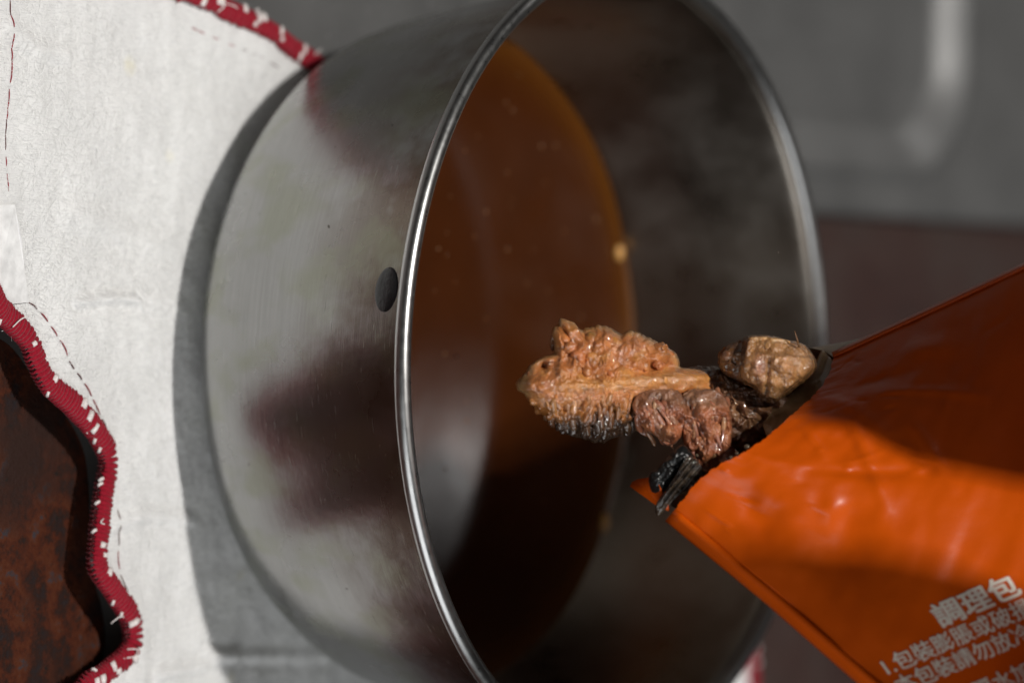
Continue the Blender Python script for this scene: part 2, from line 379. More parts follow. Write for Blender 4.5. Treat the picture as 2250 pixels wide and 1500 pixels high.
# loose white thread ends
def loose(pxs, z0, rad=0.00016):
    P = [np.r_[onz(a, b, 0)[:2], z0+dz] for a, b, dz in pxs]
    P = np.array(P); Q = np.c_[catmull(P[:, :2], 6, False), np.interp(np.linspace(0, len(P)-1, 6*(len(P)-1)+1), range(len(P)), P[:, 2])]
    v, f = tube(Q, rad, 5); obj('loose_thread', v, f, M['white'], cloth)
for l in ([(268, 1358, .001), (252, 1352, .002), (240, 1358, .002), (236, 1368, .001)],
          [(264, 1424, .002), (278, 1424, .003), (276, 1438, .003), (258, 1444, .002), (248, 1452, .001)],
          [(230, 1478, .001), (232, 1464, .002), (228, 1454, .002)], [(196, 1496, .002), (206, 1502, .002), (190, 1490, .001)],
          [(42, 694, .003), (24, 700, .003), (12, 718, .002)], [(668, 122, .003), (676, 110, .004)], [(455, 28, .003), (462, 16, .004), (452, 8, .003)],
          [(212, 1138, .002), (206, 1146, .002), (214, 1150, .002)], [(182, 944, .001), (184, 952, .001)],
          [(540, 34, .003), (546, 22, .003), (538, 24, .003)], [(470, 10, .003), (490, 14, .003), (500, 22, .003)]):
    loose(l, 0.0)
# running stitch inside the hem
st_r, st_d = MB(), MB()
def stitch(pxl, gap=0.35, wob=0.00012, dark=0.25):
    P = catmull(px(pxl), 16, False); P = resample(P, 0.00042, False)
    z = cloth_z(P)
    k = 0
    while k < len(P)-12:
        n = random.randint(6, 12); seg = np.c_[P[k:k+n], z[k:k+n]+0.00012+0.00018*np.sin(np.linspace(0, math.pi, n))]
        seg[:, :2] += rng.normal(0, wob, 2)
        (st_d if random.random() < dark else st_r).add(*tube(seg, 0.00014, 5)); k += n - 1 + (0 if random.random() > gap else 3)
stitch([(20, -30), (24, 40), (28, 110), (22, 200), (16, 300), (14, 380), (16, 440)], 0.3, 0.00006)
stitch([(66, 664), (82, 676), (106, 712), (132, 760), (146, 800), (168, 830), (202, 880), (236, 940), (262, 985)], 0.75, 0.00006, 0.5)
stitch([(262, 1118), (262, 1180), (256, 1230), (266, 1276), (284, 1315)], 0.85, 0.00006, 0.7)
stitch([(418, 62), (452, 78), (490, 94), (530, 110), (580, 132), (620, 154)], 0.25, 0.00008, 0.5)
st_r.build('seam_stitching', M['red'], cloth)['kind'] = 'stuff'
if st_d.v: st_d.build('seam_stitching', mat_thread('dark_red_thread', (0.10, 0.02, 0.02)), cloth)['kind'] = 'stuff'
# sewn-in satin tag
tp = px([(-30, 452), (22, 450), (36, 520), (48, 590), (62, 664), (30, 668), (-30, 672)])
zz = cloth_z(tp)+0.0009
tv = [(p[0], p[1], z+0.0006*(i in (2, 3))) for i, (p, z) in enumerate(zip(tp, zz))]
tv += [(a, b, c-0.0005) for a, b, c in tv]; nT = len(tp)
tg_ = obj('care_tag', tv, [tuple(range(nT))]+[tuple(range(2*nT-1, nT-1, -1))]+[(i, i+nT, (i+1) % nT+nT, (i+1) % nT) for i in range(nT)], M['tagm'], cloth, smooth=False)
tg_['label'] = 'plain white satin tag sewn to the cloth'; fix_normals(tg_)
# lint: short raised fibres
fib = MB()
NF = 40000
pts = np.array([onz(a, b, 0)[:2] for a, b in zip(rng.uniform(-20, 900, NF), rng.uniform(-20, 1520, NF))])
# keep those inside the hem (radial test)
ang_b = np.arctan2(bd[:, 1]-CC[1], bd[:, 0]-CC[0]); rad_b = np.hypot(*(bd-CC).T); od = np.argsort(ang_b)
ra = np.interp(np.arctan2(pts[:, 1]-CC[1], pts[:, 0]-CC[0]), ang_b[od], rad_b[od], period=2*math.pi)
pts = pts[np.hypot(*(pts-CC).T) < ra-0.004]; pts = pts[np.hypot(pts[:, 0], pts[:, 1]) > 0.058]
pz = cloth_z(pts)
for (x, y), z in zip(pts, pz):
    a = random.gauss(-1.0, 0.8) if random.random() < 0.6 else random.uniform(0, 6.28); L = random.uniform(0.0010, 0.0034); c = random.gauss(0, 1.4); h = random.uniform(0.0001, 0.0005)
    w = random.uniform(0.00002, 0.00004); base = len(fib.v); p = np.array([x, y, z+0.00002]); 
    for k in range(4):
        aa = a + c*k/3; n2 = (-math.sin(aa)*w, math.cos(aa)*w); hz = h*math.sin(math.pi*k/3.3)
        fib.v += [(p[0]+n2[0], p[1]+n2[1], p[2]+hz), (p[0]-n2[0], p[1]-n2[1], p[2]+hz+0.00002)]
        p = p + np.array([math.cos(aa), math.sin(aa), 0])*L/3
    fib.f += [(base+2*k, base+2*k+1, base+2*k+3, base+2*k+2) for k in range(3)]
lint = fib.build('lint', mat_simple('lint', (0.88, 0.88, 0.87), 0.95), cloth); lint['kind'] = 'stuff'

# dark mat under the front of the cloth
mp_ = [(-80, 690), (20, 760), (80, 842), (140, 910), (178, 980), (192, 1060), (196, 1180), (204, 1270), (222, 1340), (228, 1420), (206, 1480), (150, 1560), (200, 1750), (620, 1820), (1100, 1700), (1180, 1200), (900, 800), (500, 560), (100, 480), (-80, 560)]
mb = catmull(px(mp_, ZT), 8); nM = len(mb)
mv = [(x, y, -0.0024) for x, y in mb*0.985] + [(x, y, -0.0034) for x, y in mb] + [(x, y, ZT+0.0003) for x, y in mb]
mf = [tuple(range(nM))] + [(i+a*nM, (i+1) % nM+a*nM, (i+1) % nM+(a+1)*nM, i+(a+1)*nM) for a in (0, 1) for i in range(nM)]
mo = obj('rubber_mat', mv, mf, M['mat'], smooth=False); fix_normals(mo); tag(mo, 'thin black mat showing as a dark band below the scalloped hem', 'mat')

# ------------------------------------------------------------------ pot
pot = empty('steel_pot', 'worn round stainless steel pot with rolled rim and heat stains, half filled with broth', 'pot')
NA = 192
def lathe(name, prof, mat, parent=None, closed=False, dent=0.0):
    v = []; f = []; n = len(prof)
    for k in range(NA):
        a = 2*math.pi*k/NA; ca, sa = math.cos(a), math.sin(a)
        for r, z in prof:
            d = dent*mn.noise(Vector((ca*2.2, sa*2.2, z*25))) if dent else 0
            v.append(((r+d)*ca, (r+d)*sa, z))
    for k in range(NA):
        q = (k+1) % NA
        for i in range(n if closed else n-1):
            j = (i+1) % n; f.append((k*n+i, q*n+i, q*n+j, k*n+j))
    return obj(name, v, f, mat, parent)
def smoothprof(P, n): return catmull(np.array(P), n, False)
outer = smoothprof([(0.0005, 0.0012), (0.030, 0.0012), (0.052, 0.0012), (0.0590, 0.0014), (0.0648, 0.0028), (0.0700, 0.0056), (0.0742, 0.0098), (0.0772, 0.0150), (0.0792, 0.0212), (0.0806, 0.0290), (0.0818, 0.0370), (0.0832, 0.0460), (0.0846, 0.0560), (0.0860, 0.0660), (0.0870, 0.0732)], 5)
inner_p = smoothprof([(0.0870, 0.0732), (0.0861, 0.0722), (0.0849, 0.0650), (0.0831, 0.0555), (0.0814, 0.0465), (0.0798, 0.0375), (0.0782, 0.0292), (0.0773, 0.0248), (0.0752, 0.0190), (0.0700, 0.0120), (0.0640, 0.0070), (0.0565, 0.0040), (0.050, 0.0034), (0.030, 0.0032), (0.0005, 0.0032)], 5)
body = lathe('body', np.vstack([outer, inner_p[1:]]), M['pot'], pot, dent=0.0005)
ins = NT('darkened_inside'); i_n = ins.noise(60, 4, 0.6); i_f = ins.noise(900, 3, 0.6)  # inner wall coloured darker and browner, standing in for dark reflections
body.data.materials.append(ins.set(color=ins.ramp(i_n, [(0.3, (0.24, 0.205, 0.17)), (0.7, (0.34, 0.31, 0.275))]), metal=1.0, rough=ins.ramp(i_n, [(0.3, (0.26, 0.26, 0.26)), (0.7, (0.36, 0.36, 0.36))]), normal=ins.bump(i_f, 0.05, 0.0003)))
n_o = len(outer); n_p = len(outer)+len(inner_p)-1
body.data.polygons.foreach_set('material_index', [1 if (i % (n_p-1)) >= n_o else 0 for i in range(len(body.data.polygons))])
bead = [(0.0884+0.0017*math.cos(w), 0.0738+0.0017*math.sin(w)) for w in np.linspace(0, 2*math.pi, 20, endpoint=False)]
mrim = NT('polished_rim'); bn = mrim.noise(500, 3)
lathe('rim', bead, mrim.set(color=(0.43, 0.43, 0.425), metal=1.0, rough=mrim.ramp(bn, [(0.3, (0.27, 0.27, 0.27)), (0.7, (0.36, 0.36, 0.36))])), pot, closed=True)
# black oval stud under the rim
def bent_oval(name, x, y, rt, rz, proud, mat, parent, res=14):
    # find the near outer wall under this pixel
    d = ray(x, y); prof = outer; best = None
    for t in np.linspace(0.6, 0.75, 3000):
        P = CAM+d*t; r = math.hypot(P[0], P[1]); ro = np.interp(P[2], prof[:, 1], prof[:, 0])
        if r <= ro: best = P; break
    a0 = math.atan2(best[1], best[0]); z0 = best[2]; v = []; f = []
    for j in range(res+1):
        rho = j/res
        for k in range(24):
            w = 2*math.pi*k/24; za = z0+rz*rho*math.sin(w); aa = a0+rt*rho*math.cos(w)/0.085
            r = np.interp(za, prof[:, 1], prof[:, 0]) + proud*math.sqrt(max(0, 1-rho**2.5)) - 0.0003
            v.append((r*math.cos(aa), r*math.sin(aa), za))
    for j in range(res):
        for k in range(24):
            q = (k+1) % 24; f.append((j*24+k, j*24+q, (j+1)*24+q, (j+1)*24+k))
    o = obj(name, v, f, mat, parent); fix_normals(o); return o
ov = bent_oval('rivet', 848, 637, 0.0050, 0.0034, 0.0005, M['rivet'], pot); ov['label'] = 'black oval stud below the rim'

# ------------------------------------------------------------------ broth
ZS = 0.0252
r_s = float(np.interp(ZS, inner_p[::-1, 1], inner_p[::-1, 0]))+0.0004
bp = [(0.0005, ZS)] + [(r, ZS) for r in np.linspace(0.006, r_s-0.004, 14)] + [(r_s-0.0016, ZS+0.0002), (r_s-0.0005, ZS+0.0007), (r_s, ZS+0.0011)]
bp += [(float(np.interp(z, inner_p[::-1, 1], inner_p[::-1, 0]))-0.0003, z) for z in np.linspace(ZS-0.001, 0.006, 10)] + [(0.0005, 0.004)]
broth = lathe('broth', bp, M['broth']); tag(broth, 'reddish brown broth filling the bottom of the steel pot', 'broth')
def ellipsoid(c, rx, ry, rz, nu=10, nv=6):
    v = [(c[0], c[1], c[2]+rz)]; f = []
    for j in range(1, nv):
        for k in range(nu):
            a, b = math.pi*j/nv, 2*math.pi*k/nu; v.append((c[0]+rx*math.sin(a)*math.cos(b), c[1]+ry*math.sin(a)*math.sin(b), c[2]+rz*math.cos(a)))
    v.append((c[0], c[1], c[2]-rz)); L = len(v)-1
    f += [(0, 1+k, 1+(k+1) % nu) for k in range(nu)]
    for j in range(nv-2):
        f += [(1+j*nu+k, 1+(j+1)*nu+k, 1+(j+1)*nu+(k+1) % nu, 1+j*nu+(k+1) % nu) for k in range(nu)]
    f += [(L, 1+(nv-2)*nu+(k+1) % nu, 1+(nv-2)*nu+k) for k in range(nu)]
    return v, f
for (x, y, r) in [(1115, 548, .0009), (1068, 465, .0009), (1043, 520, .0006), (1112, 226, .0007), (1127, 243, .0008), (1190, 322, .0010), (1221, 320, .0009), (1170, 550, .0005), (1022, 332, .0006), (1310, 482, .0010), (1125, 440, .0005), (1205, 640, .0006), (1000, 620, .0005), (1060, 1435, .0007), (1195, 1100, .0006), (1140, 165, .0006), (955, 640, .0005), (1050, 300, .0005)]+[(random.uniform(960, 1330), random.uniform(250, 1100), random.choice([.0004, .0005, .0007])) for _ in range(26)]:
    P = onz(x, y, ZS); vv, ff = ellipsoid((P[0], P[1], ZS), r*0.62, r*0.55, 0.0002); obj('fat_droplet', vv, ff, M['droplet'], broth)
P = onz(1366, 556, ZS+0.001); vv, ff = ellipsoid((P[0], P[1]-0.001, ZS+0.0009), .0022, .0016, .0012); g_ = obj('fat_droplet', vv, ff, M['gold'], broth); g_['label'] = 'golden lump of fat at the broth edge'
P = onz(1335, 1150, ZS+0.001); vv, ff = ellipsoid((P[0], P[1]-0.001, ZS+0.0009), .0030, .0014, .0010); obj('fat_droplet', vv, ff, M['gold'], broth)

# three glossy beads added on the far inner wall to make lamp glints
mdrop = mat_simple('clear_drop', (0.10, 0.075, 0.05), 0.04, 0.0, spec=0.9)
for (x, y) in [(1386, 992), (1382, 1008), (1379, 1022)]:
    d = ray(x, y)
    for t in np.linspace(0.95, 0.70, 4000):
        Pw = CAM+d*t
        if math.hypot(Pw[0], Pw[1]) <= np.interp(Pw[2], inner_p[::-1, 1], inner_p[::-1, 0]): break
    vv, ff = ellipsoid(Pw, .0008, .0008, .0009, 14, 10); dr = obj('wall_glint', vv, ff, mdrop)
    tag(dr, 'tiny glossy bead added as a lamp glint on the inner pot wall', 'drop', 'glint beads on the pot wall')

# ------------------------------------------------------------------ pouch
D0 = 0.676
def pdepth(x, y):
    X, Y = x-1640, y-960; al = (X*.81-.58*Y)/.971; be = (.92*Y+.39*X)/.971
    return D0 + 4.2e-5*al - 4.2e-5*be
mouth = np.array([(1832, 786), (1822, 822), (1800, 858), (1768, 888), (1728, 922), (1690, 956), (1650, 984), (1600, 1010), (1556, 1036), (1522, 1070), (1498, 1100), (1484, 1118)], float)
topE = np.array([(1832, 786), (2040, 690), (2250, 592), (2900, 290)], float); botE = np.array([(1484, 1118), (1705, 1300), (1940, 1505), (2640, 2090)], float)
def lin(P, t):
    s = np.array([0, 0.2, 0.4, 1.0]); return np.array([np.interp(t, s, P[:, 0]), np.interp(t, s, P[:, 1])])
def mouth_at(v):
    s = np.r_[0, np.cumsum(np.hypot(*np.diff(mouth, axis=0).T))]; s /= s[-1]
    p = np.array([np.interp(v, s, mouth[:, 0]), np.interp(v, s, mouth[:, 1])])
    return p
def pouch_px(w, v):
    tE, bE = lin(topE, w), lin(botE, w)
    straight = tE*(1-v)+bE*v; m0 = topE[0]*(1-v)+botE[0]*v
    return straight + (mouth_at(v)-m0)*(1-w)**2
CREASE = [(0.03, 0.22, 0.22, 0.40, 0.0010, 0.018), (0.10, 0.30, 0.30, 0.62, 0.0009, 0.016), (0.16, 0.08, 0.30, 0.16, 0.0012, 0.028), (0.05, 0.40, 0.14, 0.52, 0.0008, 0.014),
          (0.14, 0.58, 0.33, 0.50, -0.0009, 0.02), (0.20, 0.62, 0.24, 0.80, 0.0007, 0.02), (0.06, 0.74, 0.16, 0.92, -0.0004, 0.03), (0.18, 0.25, 0.42, 0.30, 0.0007, 0.014), (0.26, 0.36, 0.40, 0.52, 0.0007, 0.014)]
_rc = random.Random(5)
for _i in range(34):
    _w, _v, _a, _l = _rc.uniform(0.0, 0.36), _rc.uniform(0.05, 0.95), _rc.uniform(-0.9, 0.9), _rc.uniform(0.03, 0.13)
    if _w > 0.20 and _v > 0.62: continue
    CREASE.append((_w, _v, _w+0.6*_l*math.cos(_a), _v+_l*math.sin(_a), _rc.choice([-1, 1])*_rc.uniform(0.00016, 0.00042), _rc.uniform(0.005, 0.011)))
def bulge(w, v):
    v = min(max(v, 0), 1); q = min(1.0, w/0.45)
    pk = 0.60 - 0.10*q                                   # the film is pushed out along one soft ridge
    b = (1-((pk-v)/pk)**2)**0.9 if v < pk else max(0.0, 1-((v-pk)/(1-pk))**1.35)
    b *= 0.0150+0.006*w
    b -= 0.0016*math.exp(-(((v-0.83)/0.07)**2+((w-0.13)/0.07)**2))
    b -= 0.0022*math.exp(-(((v-0.74)/0.10)**2+((w-0.25)/0.06)**2))
    b += 0.0012*math.exp(-(((v-0.36-0.25*w)/0.045)**2+((w-0.12)/0.10)**2))
    b -= 0.0010*math.exp(-(((v-0.20)/0.03)**2+((w-0.15)/0.07)**2))
    for (w0, v0, w1, v1, am, wd) in (CREASE if w < 0.55 else ()):
        dw, dv = w1-w0, v1-v0; t = min(1, max(0, ((w-w0)*dw+(v-v0)*dv)/(dw*dw+dv*dv))); dd = math.hypot(w-w0-t*dw, v-v0-t*dv)
        b += am*math.exp(-(dd/wd)**2)*math.sin(math.pi*(0.08+0.84*t))
    b += 0.0009*mn.noise(Vector((w*9, v*5, 1.0))) + 0.00022*mn.noise(Vector((w*32, v*14, 4.0)))
    return b
def pouch_pt(w, v, off=0.0, sign=1):
    x, y = pouch_px(w, v); return W(x, y, pdepth(x, y)-sign*bulge(w, v)-off)
pouch = empty('food_pouch', 'torn orange retort pouch with pale printed instructions, tipped over the pot', 'pouch')
NW, NV = 190, 170
def panel(name, fn, mat, nw=NW, nv=NV):
    v = [fn(w, u) for w in np.linspace(0, 1, nw)**1.7 for u in np.linspace(0, 1, nv)]
    f = [(i*nv+j, i*nv+j+1, (i+1)*nv+j+1, (i+1)*nv+j) for i in range(nw-1) for j in range(nv-1)]
    o = obj(name, v, f, mat, pouch)
    s = o.modifiers.new('film', 'SOLIDIFY'); s.thickness = 0.00018; s.offset = 0
    return o
jag = lambda v: 3.0*mn.noise(Vector((v*40, 0.2, 0.7)))+2.0*mn.noise(Vector((v*110, 3.2, 0.7)))
def front_fn(w, v):
    x, y = pouch_px(w, v); k = jag(v)*(1-min(1, w*12)); x += k; y += k*0.6
    return W(x, y, pdepth(x, y)-bulge(w, v))
front = panel('front_panel', front_fn, M['pouch']); 
# back panel: torn further out, its foil lining faces the camera
mouthB = np.array([(1832, 786), (1812, 772), (1780, 764), (1740, 790), (1700, 860), (1650, 930), (1600, 985), (1540, 1020), (1495, 1040), (1462, 1062), (1456, 1090), (1484, 1118)], float)
def back_px(w, v):
    tE, bE = lin(topE, w), lin(botE, w); straight = tE*(1-v)+bE*v; m0 = topE[0]*(1-v)+botE[0]*v
    s = np.r_[0, np.cumsum(np.hypot(*np.diff(mouthB, axis=0).T))]; s /= s[-1]
    mm = np.array([np.interp(v, s, mouthB[:, 0]), np.interp(v, s, mouthB[:, 1])])
    return straight+(mm-m0)*(1-w)**3
def back_fn(w, v):
    x, y = back_px(w, v); return W(x, y, pdepth(x, y)+0.014*max(0.0, math.sin(math.pi*v))**0.5*(0.9+0.4*w)+0.0004)
back_p = panel('back_panel', lambda w, v: np.array(back_fn(w, v))+FW*0.0004, M['pouch'], 60, 60)
lin_p = panel('inner_lining', back_fn, M['lining'], 60, 60); lin_p['label'] = 'dull foil lining inside the torn mouth'
# sealed margins along the two sides
def seal(name, E, outv, wid, curl=0.0):
    v = []; f = []; n = 60; m = 8
    for i in range(n):
        w = i/(n-1); p = lin(E, w)
        for j in range(m):
            s = j/(m-1); q = p + np.array(outv)*wid*s; x, y = q
            v.append(W(x, y, pdepth(*p) - 0.0008*math.sin(math.pi*s) + curl*s*s))
    f = [(i*m+j, i*m+j+1, (i+1)*m+j+1, (i+1)*m+j) for i in range(n-1) for j in range(m-1)]
    o = obj(name, v, f, M['pouch'], pouch); s = o.modifiers.new('film', 'SOLIDIFY'); s.thickness = 0.0003; s.offset = 0; return o
seal('side_seal', botE, (-0.66, 0.75), 33, 0.0045)
seal('side_seal', topE, (-0.38, -0.92), 12, 0.002)

# torn tip of the back film, bent forward at the lower corner
tip = [(1470, 1122), (1446, 1112), (1416, 1090), (1385, 1068), (1390, 1058), (1402, 1052), (1418, 1050), (1438, 1045), (1448, 1060), (1456, 1084), (1468, 1100)]
tpv = [W(a, b, 0.6745-0.00013*(a-1385)+0.00002*(b-1050)) for a, b in tip]
tpo = obj('torn_flap', tpv+[W(1425, 1076, 0.6695)], [(i, (i+1) % len(tip), len(tip)) for i in range(len(tip))], M['pouch'], pouch)
sm_ = tpo.modifiers.new('film', 'SOLIDIFY'); sm_.thickness = 0.0003; sm_.offset = 0
# unseen film sheets added above the view to cast shade on the pouch
def flap(S2, S1, S0):
    n = len(S2); fv = []; S2, S1, S0 = map(np.array, (S2, S1, S0)); ks = np.linspace(0, n-1, 40)
    g = lambda S, k: np.array([np.interp(k, range(n), S[:, i]) for i in range(3)])
    for t in np.linspace(0, 1, 30):
        for k in ks:
            q = g(S2, k)*(1-t/0.6)+g(S1, k)*t/0.6 if t < 0.6 else g(S1, k)*(1-(t-0.6)/0.4)+g(S0, k)*(t-0.6)/0.4
            fv.append(W(q[0], q[1], q[2]+0.0008*mn.noise(Vector((t*4, k*2, n)))))
    fo = obj('shade_flap', fv, [(i*40+j, i*40+j+1, (i+1)*40+j+1, (i+1)*40+j) for i in range(29) for j in range(39)], M['pouch'], pouch)
    m_ = fo.modifiers.new('film', 'SOLIDIFY'); m_.thickness = 0.0003; m_.offset = 0
def toward_lamp(l, k):
    out = []
    for x, y in l:
        P0 = W(x, y, pdepth(x, y)-0.012); Q = P0+(LAMP-P0)*k; d = Q-CAM; z = d@FW
        out.append((1125+F_PX*(d@UP)/z, 750+F_PX*(d@RT)/z, z))
    return out
flap(toward_lamp([(1738, 926), (1790, 936), (1850, 952), (2000, 1034), (2250, 1085), (2450, 1120)], 0.046),
     toward_lamp([(1812, 745), (1855, 735), (1950, 690), (2060, 640), (2250, 550), (2500, 430)], 0.046),
     [(2560, 448, .688), (2620, 420, .689), (2690, 388, .690), (2760, 355, .691), (2830, 323, .692), (2900, 290, .694)])
flap(toward_lamp([(1580, 1185), (1700, 1170), (1900, 1200), (2080, 1248), (2250, 1320), (2450, 1400)], 0.058),
     toward_lamp([(1425, 1185), (1560, 1365), (1730, 1515), (1910, 1665), (2110, 1800), (2360, 2000)], 0.058),
     [(2180, 1705, .637), (2270, 1780, .634), (2360, 1855, .630), (2450, 1930, .626), (2540, 2005, .622), (2640, 2090, .618)])
# thin clear inner film peeled away from the lip at the upper corner
ff0 = [(1838, 800), (1806, 862), (1766, 896), (1722, 932), (1686, 962)]; ff1 = [(1806, 768), (1786, 812), (1752, 850), (1706, 886), (1676, 932)]
fv = []
for k in np.linspace(0, 4, 40):
    for t in np.linspace(0, 1, 12):
        a_ = np.array([np.interp(k, range(5), [p[i] for p in ff0]) for i in (0, 1)]); b_ = np.array([np.interp(k, range(5), [p[i] for p in ff1]) for i in (0, 1)])
        q = a_*(1-t)+b_*t
        fv.append(W(q[0], q[1], pdepth(*a_)-0.0012-0.004*math.sin(math.pi*min(1, k/4))*(1-t)+0.004*t+0.0010*mn.noise(Vector((k*1.2, t*2.5, 0.4)))))
fo = obj('peeled_film', fv, [(i*12+j, i*12+j+1, (i+1)*12+j+1, (i+1)*12+j) for i in range(39) for j in range(11)], mat_simple('sauce_wet_film', (0.30, 0.19, 0.10), 0.22, 0.0, 160, 0.5, coat=0.6), pouch)
fo['label'] = 'sauce stained inner film peeling at the lip'
m_ = fo.modifiers.new('film', 'SOLIDIFY'); m_.thickness = 0.0003; m_.offset = 0

# printing
def text_mesh(s, size_px, bold):
    cu = bpy.data.curves.new('print', 'FONT'); cu.body = s; cu.size = 1.0; cu.resolution_u = 3
    o = bpy.data.objects.new('print', cu); C.objects.link(o); bpy.context.view_layer.update()
    dg = bpy.context.evaluated_depsgraph_get(); me = bpy.data.meshes.new_from_object(o.evaluated_get(dg)); C.objects.unlink(o); bpy.data.objects.remove(o)
    bm = bmesh.new(); bm.from_mesh(me); bmesh.ops.triangulate(bm, faces=bm.faces)
    bmesh.ops.subdivide_edges(bm, edges=[e for e in bm.edges if e.calc_length() > 0.12], cuts=1)
    vs = np.array([v.co for v in bm.verts]); fs = [[v.index for v in fc.verts] for fc in bm.faces]; bm.free(); return vs, fs
# inverse of pouch_px on a lookup grid, so that the print follows the film
gw = np.linspace(0, 1, 160); gv = np.linspace(0, 1, 160)
GP = np.array([[pouch_px(w, v) for v in gv] for w in gw]); GB = np.array([[bulge(w, v) for v in gv] for w in gw])
GPf = GP.reshape(-1, 2)
def film_depth(x, y):
    k = int(((GPf[:, 0]-x)**2+(GPf[:, 1]-y)**2).argmin()); i, j = divmod(k, 160); i = min(max(i, 1), 158); j = min(max(j, 1), 158)
    A = np.c_[(GP[i+1, j]-GP[i-1, j])/2, (GP[i, j+1]-GP[i, j-1])/2]; dw, dv = np.linalg.solve(A, np.array([x, y])-GP[i, j])
    return pdepth(x, y) - bulge(gw[i]+dw/159, gv[j]+dv/159)
def print_line(s, x0, y0, ex, ey, bold):
    """(x0, y0) = lower-left corner of the line; ex / ey = one em along the line and up"""
    vs, fs = text_mesh(s, 1, bold); out = []
    sh = [(0, 0)]+[(bold*math.cos(w), bold*math.sin(w)) for w in np.linspace(0, 2*math.pi, 6, endpoint=False)]
    nv = len(vs); fs = [[i+nv*k for i in fc] for k in range(len(sh)) for fc in fs]       # a heavier stroke: the letter printed over itself
    for k, (sx_, sy_) in enumerate(sh):
        for p in vs:
            x, y = np.array([x0, y0])+np.array(ex)*(p[0]+sx_)+np.array(ey)*(p[1]+sy_)
            out.append(W(x, y, film_depth(x, y)-0.00022-0.000006*k))
    o = obj('printed_line', out, fs, M['print'], pouch, smooth=False); return o
E1 = np.array([.92, -.39]); E2 = np.array([.575, .818])
print_line('調理包', 2066, 1376, E1*66, -E2*62, 0.030)
print_line('1.包裝膨脹或破損', 1944, 1484, E1*46.5, -E2*48, 0.013)
print_line('2.本包裝請勿放冷', 1949, 1536, E1*46, -E2*48, 0.013)
print_line('3.請隔水加熱', 2077, 1566, E1*46, -E2*48, 0.013)

# ------------------------------------------------------------------ food
def star_blob(name, outline, c, depth, tf, tb, mat, colf, dispf=None, tilt=(0, 0), na=160, nr=44, pw=0.5, rough=0.0004, seed=0.0, parent=None):
    P = catmull(np.array(outline, float), 8); c = np.array(c, float)
    a = np.arctan2(P[:, 1]-c[1], P[:, 0]-c[0]); r = np.hypot(*(P-c).T); od = np.argsort(a)
    A = np.linspace(-math.pi, math.pi, na, endpoint=False); R_ = np.interp(A, a[od], r[od], period=2*math.pi)
    R_ = R_*np.array([1+0.028*mn.noise(Vector((math.cos(w)*9, math.sin(w)*9, seed)))+0.018*mn.noise(Vector((math.cos(w)*26, math.sin(w)*26, seed))) for w in A])
    v = []; cols = []; f = []
    def put(rho, k, side):
        q = c+np.array([math.cos(A[k]), math.sin(A[k])])*R_[k]*rho
        h = max(0.0, 1-rho**2.4)**pw
        d = depth + tilt[0]*(q[0]-c[0]) + tilt[1]*(q[1]-c[1])
        s = (q[0]*0.012, q[1]*0.012, seed+side)
        nz = mn.fractal(Vector((s[0]*4, s[1]*4, s[2])), 0.9, 2.1, 4)*rough*2.0
        ex = dispf(q[0], q[1], rho) if (dispf and side > 0) else 0.0
        dd = d - (tf*h + (nz+ex)*min(1, (1-rho)*6)) if side > 0 else d + tb*h + nz*min(1, (1-rho)*6)
        w = W(q[0], q[1], dd); v.append(w)
        cols.append(colf(q[0], q[1], rho if side > 0 else 1.0, mn.noise(Vector((q[0]*0.03, q[1]*0.03, seed)))))
    put(0, 0, 1)
    for j in range(1, nr+1):
        for k in range(na): put(j/nr, k, 1)
    nb = nr//3
    for j in range(nb-1, 0, -1):
        for k in range(na): put(j/nb, k, -1)
    put(0, 0, -1); L = len(v)-1
    f = [(0, 1+(k+1) % na, 1+k) for k in range(na)]
    rows = nr+nb-1
    for j in range(rows-1):
        a0, b0 = 1+j*na, 1+(j+1)*na
        f += [(a0+k, a0+(k+1) % na, b0+(k+1) % na, b0+k) for k in range(na)]
    f += [(L, 1+(rows-1)*na+k, 1+(rows-1)*na+(k+1) % na) for k in range(na)]
    o = obj(name, v, f, mat, parent, cols=cols); fix_normals(o)
    def surf(x, y):
        w = math.atan2(y-c[1], x-c[0]); rho = min(1.0, math.hypot(x-c[0], y-c[1])/np.interp(w, A, R_, period=2*math.pi))
        return depth + tilt[0]*(x-c[0]) + tilt[1]*(y-c[1]) - tf*max(0.0, 1-rho**2.4)**pw
    SURF[name] = surf
    return o
SURF = {}
def sm(a, b, x):
    t = min(1, max(0, (x-a)/(b-a))); return t*t*(3-2*t)
def lerp3(a, b, t): return tuple(a[i]*(1-t)+b[i]*t for i in range(3))

